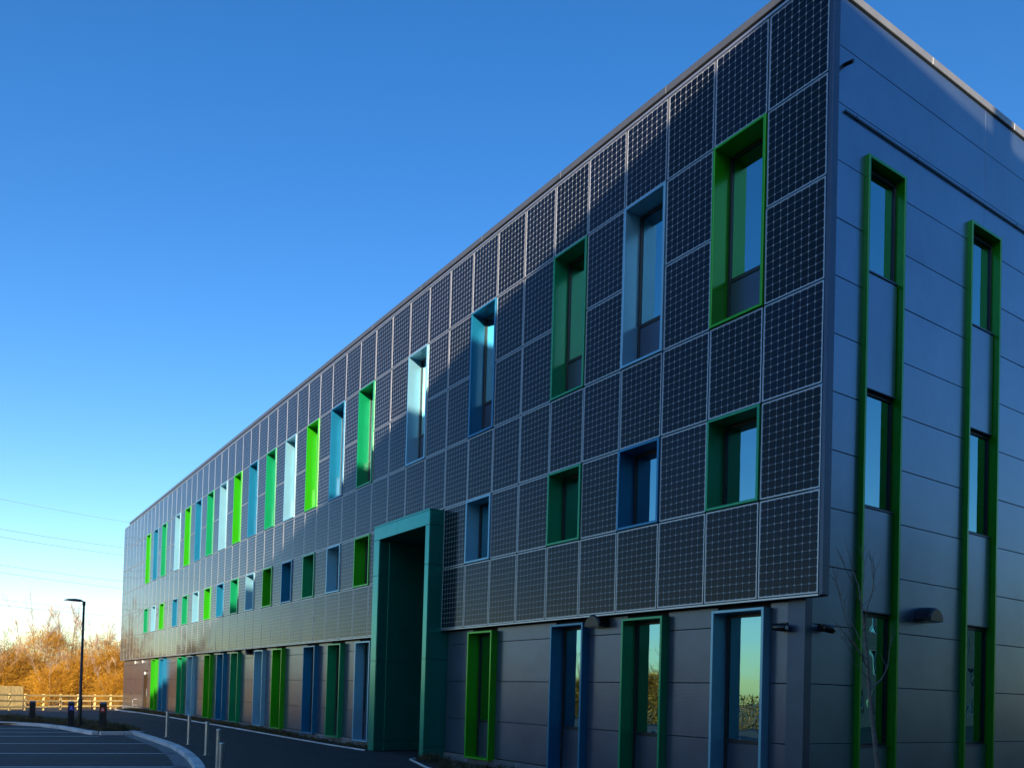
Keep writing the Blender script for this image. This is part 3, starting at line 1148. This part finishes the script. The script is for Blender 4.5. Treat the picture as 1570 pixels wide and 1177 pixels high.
def charging_post(p, h, emb, label):
    root = empty('charging_post', (p.x, p.y, 0), label, 'charging post', 'charging posts in the planting strip')
    root.rotation_euler.z = math.atan2(CAM.y - p.y, CAM.x - p.x) + math.pi / 2 + random.uniform(-0.15, 0.15)
    b = MB()
    b.box(-0.115, 0.115, -0.10, 0.10, -0.05, h * 0.94, 'lampblack', 0.012)
    b.obj('body', root)
    b = MB()
    b.poly([(-0.115, -0.10, h * 0.945), (0.115, -0.10, h * 0.945), (0.115, 0.10, h), (-0.115, 0.10, h)], 'lampblack')
    b.poly([(-0.115, 0.10, h * 0.945), (-0.115, -0.10, h * 0.945), (-0.115, 0.10, h)], 'lampblack')
    b.poly([(0.115, -0.10, h * 0.945), (0.115, 0.10, h * 0.945), (0.115, 0.10, h)], 'lampblack')
    b.poly([(0.115, 0.10, h * 0.945), (-0.115, 0.10, h * 0.945), (-0.115, 0.10, h), (0.115, 0.10, h)], 'lampblack')
    b.obj('cap', root)
    if emb:
        b = MB()
        z = h * 0.74
        b.poly([(-0.075, -0.1035, z - 0.09), (0.075, -0.1035, z - 0.09), (0.075, -0.1035, z + 0.09), (-0.075, -0.1035, z + 0.09)], emb)
        e = b.obj('emblem_plate', root)
        b = MB()
        k = 'emwhite'
        if emb == 'emblue':      # small figure: head, arms spread, legs
            b.poly([(-0.014, -0.1055, z + 0.045), (0.014, -0.1055, z + 0.045), (0.014, -0.1055, z + 0.072), (-0.014, -0.1055, z + 0.072)], k)
            b.poly([(-0.055, -0.1055, z - 0.06), (-0.035, -0.1055, z - 0.06), (0.008, -0.1055, z + 0.035), (-0.008, -0.1055, z + 0.035)], k)
            b.poly([(0.035, -0.1055, z - 0.06), (0.055, -0.1055, z - 0.06), (0.008, -0.1060, z + 0.035), (-0.008, -0.1060, z + 0.035)], k)
        else:
            b.poly([(-0.045, -0.1055, z - 0.04), (0.045, -0.1055, z - 0.04), (0.0, -0.1055, z + 0.05)], k)
        b.obj('emblem', e)
    b = MB()
    b.tube([(0.10, -0.11, h * 0.5), (0.15, -0.15, h * 0.3), (0.10, -0.13, h * 0.12), (0.02, -0.12, h * 0.30), (-0.03, -0.11, h * 0.45)], 0.012, 'black', 6)
    b.obj('cable', root)


charging_post(at(49, 1106, 0), 0.88, None, 'black charging post nearest the pale timber fence panel')
charging_post(at(108, 1113.5, 0), 0.98, 'emblue', 'black charging post with a blue emblem beside the street lamp')
charging_post(at(157, 1119, 0), 1.03, 'emred', 'black charging post with a red emblem right of the street lamp')

bol_px = [(255.5, 1129, 'farthest slim steel bollard, by the left end of the curved kerb'), (289, 1140.5, 'second slim steel bollard from the far end of the kerb'),
          (316, 1157, 'middle slim steel bollard of the five along the kerb'), (333.5, 1178, 'second nearest slim steel bollard beside the path'), (338, 1199, 'nearest slim steel bollard, shortest in the picture')]
for i, (px, py, lb) in enumerate(bol_px):
    p = at(px, py, 0)
    root = empty('bollard', (p.x, p.y, 0), lb, 'bollard', 'steel bollards along the kerb')
    h = 0.84 if i < 4 else 0.72
    b = MB()
    b.tube([(0, 0, -0.08), (0, 0, h - 0.012), (0, 0, h)], [0.05, 0.05, 0.044], 'steel', 18)
    b.obj('post', root)
    b = MB()
    b.tube([(0, 0, 0.0), (0, 0, 0.012)], 0.075, 'steel', 18)
    b.obj('base_plate', root)


# ------------------------------------------------------------------ timber fences and cycle hoops
def fence_run(pts, label, hgt=1.04, bay=1.85):
    root = empty('rail_fence', (pts[0][0], pts[0][1], 0), label, 'fence', 'pale timber fences')
    o0 = Vector((pts[0][0], pts[0][1], 0))
    P = []
    for a, c in zip(pts, pts[1:]):
        a, c = Vector((*a, 0)), Vector((*c, 0))
        n = max(1, round((c - a).length / bay))
        for i in range(n):
            P.append(a.lerp(c, i / n))
    P.append(Vector((*pts[-1], 0)))
    for p in P:
        b = MB()
        b.box(-0.06, 0.06, -0.06, 0.06, -0.3, hgt + 0.03, 'timber', 0.008)
        b.obj('post', root, (p.x - o0.x, p.y - o0.y, gz(p.x)))
    for a, c in zip(P, P[1:]):
        d = c - a
        L = d.length
        for z in (0.22, 0.60, 0.97):
            b = MB()
            b.box(0, L - 0.006, -0.022, 0.022, z - 0.055, z + 0.055, 'timber', 0.006)
            nrm = Vector((d.y, -d.x, 0)).normalized() * 0.085
            if (Vector((CAM.x, CAM.y, 0)) - a).dot(nrm) < 0:
                nrm = -nrm
            o = b.obj('rail', root, (a.x - o0.x + nrm.x, a.y - o0.y + nrm.y, gz(a.x)), math.atan2(d.y, d.x))
            o.rotation_euler.y = -math.atan2(gz(c.x) - gz(a.x), L)
    return root


fp = [at(x, y, -0.21) for x, y in ((192, 1085.5), (92, 1087), (38, 1088.3), (-40, 1091))]
fr_pts = [(-60.5, 4.5)] + [(p.x, p.y) for p in fp]
fence_run(fr_pts, 'pale new timber post and rail fence below the golden trees')
# close boarded panel behind the rail fence, far left
A, B = at(34.5, 1086.5, -0.21), at(-70, 1088.5, -0.21)
d = B - A
root = empty('board_fence', (A.x - 0.8, A.y, -0.2), 'pale vertical board fence panel at the far left behind the rails', 'fence', 'pale timber fences')
n = int(d.length / 0.152)
for i in range(n):
    p = A + d * (i / n)
    b = MB()
    b.box(-0.072, 0.072, -0.012, 0.012, -0.1, 1.53 + random.uniform(-0.012, 0.012), 'timber', 0.004)
    o = b.obj('board', root, (p.x - A.x, p.y - A.y, 0), math.atan2(d.y, d.x))
b = MB()
L = d.length
for z in (0.3, 1.2):
    b.box(0, L, -0.06, -0.02, z - 0.04, z + 0.04, 'timber')
b.obj('back_rail', root, (0, 0, 0), math.atan2(d.y, d.x))


def hoop(p, w, h, rz, label, k='galv'):
    root = empty('cycle_stand', (p.x, p.y, gz(p.x)), label, 'cycle stand', 'cycle stands')
    root.rotation_euler.z = rz
    b = MB()
    pts = [(-w / 2, 0, -0.1), (-w / 2, 0, h - 0.12)]
    for q in range(1, 5):
        an = math.pi - q * math.pi / 2 / 4
        pts.append((-w / 2 + 0.12 + 0.12 * math.cos(an), 0, h - 0.12 + 0.12 * math.sin(an)))
    for q in range(0, 5):
        an = math.pi / 2 - q * math.pi / 2 / 4
        pts.append((w / 2 - 0.12 + 0.12 * math.cos(an), 0, h - 0.12 + 0.12 * math.sin(an)))
    pts.append((w / 2, 0, -0.1))
    b.tube(pts, 0.025, k, 8)
    b.obj('hoop', root, smooth=True)
    b = MB()
    b.tube([(-w / 2, 0, h * 0.55), (w / 2, 0, h * 0.55)], 0.015, k, 8)
    b.obj('cross_bar', root)


hoop(at(212, 1087.5, 0), 0.8, 0.86, math.radians(60), 'galvanised hoop stand beside the dark side door')
hoop(at(101, 1088, -0.16), 0.7, 0.92, math.radians(80), 'hoop stand coloured dark for shade before the rail fence, left one', 'lampblack')  # black coat here and on the next hoop stands in for shade
hoop(at(132, 1087.5, -0.16), 0.7, 0.92, math.radians(80), 'hoop stand coloured dark for shade before the rail fence, right one', 'lampblack')


# ------------------------------------------------------------------ trees
def grow(seed, H, spread, ntwig, top_twigs, low=0.1, dens=1.0, tw=(0.006, 0.015), tl=(0.28, 0.75), kinds=('bark', 'twig', 'twigtop'), stems=5):
    """multi-stemmed winter willow: tapered limbs, thousands of thin twigs"""
    rnd = random.Random(seed)
    b = MB()
    tips = []
    limbs = []
    for s in range(stems):
        an = 2 * math.pi * s / stems + rnd.uniform(-0.4, 0.4)
        out = rnd.uniform(0.25, 1.0) * spread * 0.5
        hh_ = H * rnd.uniform(0.72, 1.0)
        pts, rad = [], []
        n = 7
        for i in range(n + 1):
            t = i / n
            r = out * (t ** 0.8)
            pts.append(Vector((r * math.cos(an) + rnd.uniform(-0.12, 0.12) * (i > 0), r * math.sin(an) + rnd.uniform(-0.12, 0.12) * (i > 0), hh_ * t - 0.1 * (i == 0))))
            rad.append(0.065 * (1 - t) ** 0.9 + 0.006)
        b.tube(pts, rad, kinds[0], 6)
        limbs.append(pts)
        for q in range(9):
            i = rnd.randint(1, n - 1)
            p = pts[i].lerp(pts[i + 1], rnd.random())
            a2 = an + rnd.uniform(-1.5, 1.5)
            ln = rnd.uniform(0.18, 0.36) * H * (1 - 0.55 * i / n)
            e = p + Vector((math.cos(a2) * ln * 0.62, math.sin(a2) * ln * 0.62, ln * rnd.uniform(0.6, 0.95)))
            mid = p.lerp(e, 0.5) + Vector((rnd.uniform(-.1, .1), rnd.uniform(-.1, .1), -0.05 * ln))
            b.tube([p, mid, e], [0.016 * (1 - i / n) + 0.008, 0.010, 0.003], kinds[0], 5)
            limbs.append([p, mid, e])
    limb_me = b.mesh('trunk')
    b = MB()
    a1, a2_ = b.m(kinds[1]), b.m(kinds[2])

    def twig(p, dirv, ln, wd, mi):
        side = dirv.cross(Vector((rnd.uniform(-1, 1), rnd.uniform(-1, 1), rnd.uniform(-1, 1))))
        if side.length < 1e-4:
            return
        side = side.normalized() * wd
        i = len(b.v)
        m_ = p + dirv * ln * 0.5 + Vector((rnd.uniform(-1, 1), rnd.uniform(-1, 1), rnd.uniform(-0.6, 1))) * 0.10 * ln
        b.v += [tuple(p - side), tuple(p + side), tuple(m_ + side * 0.7), tuple(p + dirv * ln), tuple(m_ - side * 0.7)]
        b.f.append((i, i + 1, i + 2, i + 3, i + 4))
        b.mi.append(mi)
    # clumps
    clumps = []
    for q in range(60):
        L_ = rnd.choice(limbs)
        i = rnd.randint(0, len(L_) - 2)
        p = L_[i].lerp(L_[i + 1], rnd.random())
        clumps.append((p, rnd.uniform(0.35, 0.95) * spread * 0.26))
    for q in range(ntwig):
        c, r = clumps[rnd.randrange(len(clumps))]
        p = c + Vector((rnd.gauss(0, r), rnd.gauss(0, r), rnd.gauss(0, r * 0.9)))
        hmax = H * (0.72 - 0.42 * (math.hypot(p.x, p.y) / (spread * 0.62)) ** 2)
        if p.z < low or p.z > hmax * rnd.uniform(0.85, 1.1):
            continue
        o_ = Vector((p.x, p.y, 0.0))
        o_ = o_.normalized() if o_.length > 0.01 else Vector((1, 0, 0))
        dv = (o_ * rnd.uniform(0.0, 0.9) + Vector((rnd.uniform(-.9, .9), rnd.uniform(-.9, .9), rnd.uniform(-0.25, 1.1)))).normalized()
        twig(p, dv, rnd.uniform(*tl), rnd.uniform(*tw), a1)
    for q in range(int(top_twigs * 1.3)):
        L_ = rnd.choice(limbs)
        i = rnd.randint(0, len(L_) - 2)
        p = L_[i].lerp(L_[i + 1], rnd.random())
        if p.z < H * 0.38:
            continue
        dv = Vector((rnd.uniform(-.5, .5), rnd.uniform(-.5, .5), rnd.uniform(0.5, 1.2))).normalized()
        twig(p, dv, rnd.uniform(0.4, 1.1), rnd.uniform(0.003, 0.007), a2_)
    crown_me = b.mesh('crown')
    return limb_me, crown_me


VAR = [grow(11, 8.6, 6.0, 26000, 1500), grow(23, 7.4, 6.4, 27000, 1100), grow(37, 9.0, 5.4, 24000, 1700), grow(51, 6.2, 6.2, 26000, 500)]
VDK = [grow(61, 10.5, 7.0, 8000, 900, tw=(0.012, 0.03), kinds=('bark', 'darktwig', 'darktwig')), grow(67, 9.0, 7.5, 8000, 700, tw=(0.012, 0.03), kinds=('bark', 'darktwig', 'darktwig'))]


def tree(var, x, y, z, sc, rz, label, name='willow_tree', cat='tree', group=None):
    root = empty(name, (x, y, z), label, cat, group)
    root.rotation_euler.z = rz
    root.scale = (sc, sc, sc)
    mesh_obj('trunk', var[0], root)
    mesh_obj('crown', var[1], root)
    return root


def tree_px(var, px, dist, sc, rz, label, **kw):
    p = along(px, 1060, dist)
    return tree(var, p.x, p.y, gz(p.x) - 0.18, sc, rz, label, **kw)


G1 = 'golden willows behind the fence'
tree_px(VAR[2], 62, 80, 1.02, 0.3, 'tallest golden willow with bare grey top left of the street lamp', group=G1)
tree_px(VAR[1], 24, 76, 0.86, 1.9, 'rounded golden willow above the pale board fence', group=G1)
tree_px(VAR[0], 100, 82, 1.0, 2.5, 'golden willow directly left of the street lamp pole', group=G1)
tree_px(VAR[0], 160, 78, 0.98, 4.0, 'golden willow with bare top between the street lamp and the building', group=G1)
tree_px(VAR[3], 130, 74, 0.95, 5.0, 'low bushy golden willow behind the street lamp pole', group=G1)
tree_px(VAR[1], 192, 74, 1.0, 0.9, 'golden willow partly hidden by the building end', group=G1)
tree_px(VAR[3], 78, 72, 0.72, 3.3, 'small golden bush behind the rail fence left of the lamp', group=G1)
tree_px(VAR[3], 178, 70, 0.66, 2.2, 'small golden bush behind the rail fence next to the building', group=G1)
tree_px(VAR[3], -10, 74, 0.8, 0.2, 'golden bush at the left edge of the picture', group=G1)
tree_px(VAR[2], -70, 80, 0.9, 1.2, 'golden willow just outside the left edge, mirrored in the solar panels', group=G1)
tree_px(VDK[0], 8, 125, 0.95, 1.0, 'distant brown tree at the left edge behind the golden willows', name='distant_tree', group='distant brown trees')
tree_px(VDK[1], -30, 128, 0.95, 2.0, 'distant brown tree outside the left edge behind the willows', name='distant_tree', group='distant brown trees')
tree_px(VDK[1], 45, 135, 0.85, 3.0, 'distant brown tree behind the tallest golden willow', name='distant_tree', group='distant brown trees')
# trees across the car park, seen mirrored in the panels and the ground floor glass
rr = random.Random(5)
k = 0
ORD = ['first', 'second', 'third', 'fourth', 'fifth', 'sixth', 'seventh', 'eighth', 'ninth', 'tenth', 'eleventh', 'twelfth', 'thirteenth', 'fourteenth']
GM = 'trees across the car park mirrored in the glass'
for (x, y) in [(-76, -14), (-74, -20), (-77, -26), (-73, -32), (-70, -38), (-64, -42), (-57, -44), (-51, -43), (-45, -45), (-39, -43), (-33, -45), (-27, -44), (-20, -46), (-12, -45)]:
    v = VAR[3] if k < 9 or k % 2 else VDK[0]
    tree(v, x + rr.uniform(-1, 1), y + rr.uniform(-1, 1), gz(x) - 0.16, rr.uniform(0.9, 1.05) if k < 9 else rr.uniform(0.7, 0.9), rr.uniform(0, 6.28),
         '%s tree from the fence in the row across the car park, mirrored in the glass' % ORD[k], group=GM)
    k += 1


def hedge_row(x0, x1, y, label):
    root = empty('hedge', (x0, y, -0.16), label, 'hedge', 'clipped hedges across the car park')
    rnd = random.Random(int(abs(x0) * 7))
    b = MB()
    a = b.m('twig')
    n = int((x1 - x0) * 260)
    for q in range(n):
        p = Vector((rnd.uniform(0, x1 - x0), rnd.uniform(-0.7, 0.7), rnd.uniform(0.0, 2.3)))
        dv = Vector((rnd.uniform(-1, 1), rnd.uniform(-1, 1), rnd.uniform(0, 1.2))).normalized() * rnd.uniform(0.15, 0.4)
        s = dv.cross(Vector((rnd.uniform(-1, 1), rnd.uniform(-1, 1), rnd.uniform(-1, 1)))).normalized() * rnd.uniform(0.02, 0.05)
        i = len(b.v)
        b.v += [tuple(p - s), tuple(p + s), tuple(p + dv)]
        b.f.append((i, i + 1, i + 2))
        b.mi.append(a)
    b.obj('foliage', root)
    b = MB()
    for q in range(int((x1 - x0) / 0.6)):
        xx = q * 0.6 + 0.2
        b.tube([(xx, 0, -0.1), (xx + 0.05, 0.05, 1.7)], [0.03, 0.012], 'bark', 5)
    b.obj('stems', root)


hedge_row(-70, -35, -36.5, 'brown hedge across the car park, left half, mirrored in the glass')
hedge_row(-34, 2, -36.5, 'brown hedge across the car park, right half, mirrored in the glass')

# ------------------------------------------------------------------ young bare tree by the right-hand wall
rnd = random.Random(3)
D = 11.6
base = along(1349, 1177, D)


def tp(px, py, dd=0.0):
    return along(px, py, D + dd)


st = empty('sapling_tree', (base.x, base.y, 0), 'slender leafless young tree in front of the first tall green surround', 'tree')
O = Vector((base.x, base.y, 0))
b = MB()
foot = Vector((tp(1350, 1177).x, tp(1350, 1177).y, -0.1))
main = [foot, tp(1346, 1177), tp(1341, 1130), tp(1335, 1080), tp(1332, 1040), tp(1329, 1000), tp(1325, 962), tp(1321, 930), tp(1317, 900), tp(1305, 865), tp(1293, 815)]
b.tube([p - O for p in main], [0.040, 0.031, 0.028, 0.025, 0.022, 0.017, 0.014, 0.011, 0.008, 0.005, 0.002], 'sapling', 9)
b.obj('trunk', st, smooth=True)
brs = [((1333, 1058), (1352, 1040, 0.2), (1361, 1022, 0.35), (1365, 985, 0.4), (1367, 955, 0.45), 0.010),
       ((1331, 1025), (1318, 1000, -0.2), (1306, 980, -0.3), (1290, 925, -0.4), (1276, 870, -0.5), 0.008),
       ((1329, 1000), (1316, 975, 0.2), (1300, 940, 0.3), (1281, 890, 0.4), (1276, 888, 0.4), 0.006),
       ((1326, 965), (1330, 930, -0.2), (1336, 915, -0.3), (1341, 880, -0.35), (1339, 855, -0.4), 0.007),
       ((1321, 930), (1333, 918, 0.25), (1341, 900, 0.3), (1337, 870, 0.3), (1333, 845, 0.3), 0.005),
       ((1320, 925), (1309, 900, -0.2), (1296, 870, -0.3), (1288, 850, -0.3), (1281, 838, -0.35), 0.006),
       ((1330, 1010), (1321, 1003, -0.3), (1305, 985, -0.45), (1291, 965, -0.5), (1282, 955, -0.55), 0.006),
       ((1323, 945), (1318, 915, 0.3), (1325, 885, 0.4), (1325, 865, 0.4), (1320, 850, 0.45), 0.005),
       ((1332, 1042), (1322, 1030, -0.3), (1310, 1015, -0.4), (1300, 990, -0.5), (1292, 978, -0.55), 0.005)]
for br in brs:
    pts = [tp(*br[0]) - O] + [tp(*q[:2], q[2]) - O for q in br[1:5]]
    r0 = br[5]
    bb = MB()
    bb.tube(pts, [r0, r0 * 0.8, r0 * 0.6, r0 * 0.4, 0.0015], 'sapling', 6)
    for q in range(7):
        i = rnd.randint(1, 3)
        p = pts[i].lerp(pts[i + 1], rnd.random())
        dv = (pts[i + 1] - pts[i]).normalized()
        e = p + (dv + Vector((rnd.uniform(-.6, .6), rnd.uniform(-.6, .6), rnd.uniform(0, .6)))).normalized() * rnd.uniform(0.06, 0.30)
        bb.tube([p, p.lerp(e, 0.5) + Vector((0, 0, 0.01)), e], [0.003, 0.0022, 0.001], 'sapling', 5)
    bb.obj('branch', st)

# ------------------------------------------------------------------ overhead cables far behind
cab = [((0, 764.5), (192, 799.5)), ((0, 810.5), (188, 839)), ((0, 822.5), (187, 850.5)), ((0, 865.5), (185, 890.3)), ((0, 877), (185, 901.5)), ((0, 918.5), (185, 938)), ((0, 927), (185, 945))]
nm = ['topmost overhead cable, thinnest, meeting the roof corner', 'second overhead cable from the top, upper of a close pair', 'third overhead cable from the top, lower of a close pair',
      'fourth overhead cable from the top, above the lamp head', 'fifth overhead cable from the top, just above the lamp head', 'sixth overhead cable, faint, crossing behind the lamp head', 'lowest overhead cable, faint, just above the willow tops']
for i, ((a, c), lb) in enumerate(zip(cab, nm)):
    p, q = along(*a, 170), along(*c, 205)
    root_pts = []
    for t in [-0.9 + 0.1 * j for j in range(29)]:
        v = p.lerp(q, t) if 0 <= t <= 1 else p + (q - p) * t
        v = v + Vector((0, 0, 0.55 * (t - 0.5) ** 2 - 0.14))
        root_pts.append(v)
    b = MB()
    b.tube([v - root_pts[0] for v in root_pts], 0.026 if i in (0, 5) else 0.038, 'cable', 5)
    o = b.obj('overhead_cable', None, root_pts[0])
    tag(o, lb, 'cable', 'overhead cables')

# ------------------------------------------------------------------ neighbouring building that shades the site (seen in reflections)
nb = empty('neighbour_building', (17.59, 0, 0), 'taller tan brick building opposite, seen only as a reflection and by its shadow', 'building')
NH = 18.0
ang = math.atan2(0.237, 1.0)          # edge runs along (0.2286, 1)
nb.rotation_euler.z = -ang
y0n, y1n = -42.5, 190.0
b = MB()
win = []
yy = y0n + 2.0
while yy < 90.0:
    for zf in range(5):
        win.append((yy, yy + 1.8, 1.0 + zf * 3.4, 3.0 + zf * 3.4))
    yy += 3.6
holes_wall(b, y0n, y1n, -0.2, NH - 1.1, win, lambda b, ua, ub, za, zb, k: b.box(0.06, 0.40, ua, ub, za, zb, k), 'nbrick')
b.obj('wall', nb)
b = MB()
b.box(0.41, 14, y0n, y1n, -0.2, NH - 1.12, 'core')
b.obj('body', nb)
b = MB()
b.box(0.0, 14.2, y0n - 0.1, y1n + 0.1, NH - 1.1, NH, 'nwhite', 0.02)
b.obj('fascia', nb)
pane = MB()
pane.box(0.0, 0.02, -0.9, 0.9, 0, 2.0, 'glass')
pane_me = pane.mesh('pane')
wf = MB()
wf.box(-0.03, 0.05, -0.9, -0.82, 0, 2.0, 'nwhite')
wf.box(-0.03, 0.05, 0.82, 0.9, 0, 2.0, 'nwhite')
wf.box(-0.029, 0.049, -0.82, 0.82, 0, 0.08, 'nwhite')
wf.box(-0.029, 0.049, -0.82, 0.82, 1.92, 2.0, 'nwhite')
wf.box(-0.028, 0.048, -0.04, 0.04, 0.08, 1.92, 'nwhite')
wf_me = wf.mesh('window')
for (ya, yb, za, zb) in win:
    o = mesh_obj('window', wf_me, nb, (0.25, (ya + yb) / 2, za))
    mesh_obj('pane', pane_me, o)
b = MB()
b.box(0.3, 0.75, -5.02, -4.48, NH, NH + 2.0, 'coping', 0.02)
b.obj('roof_flue', nb)
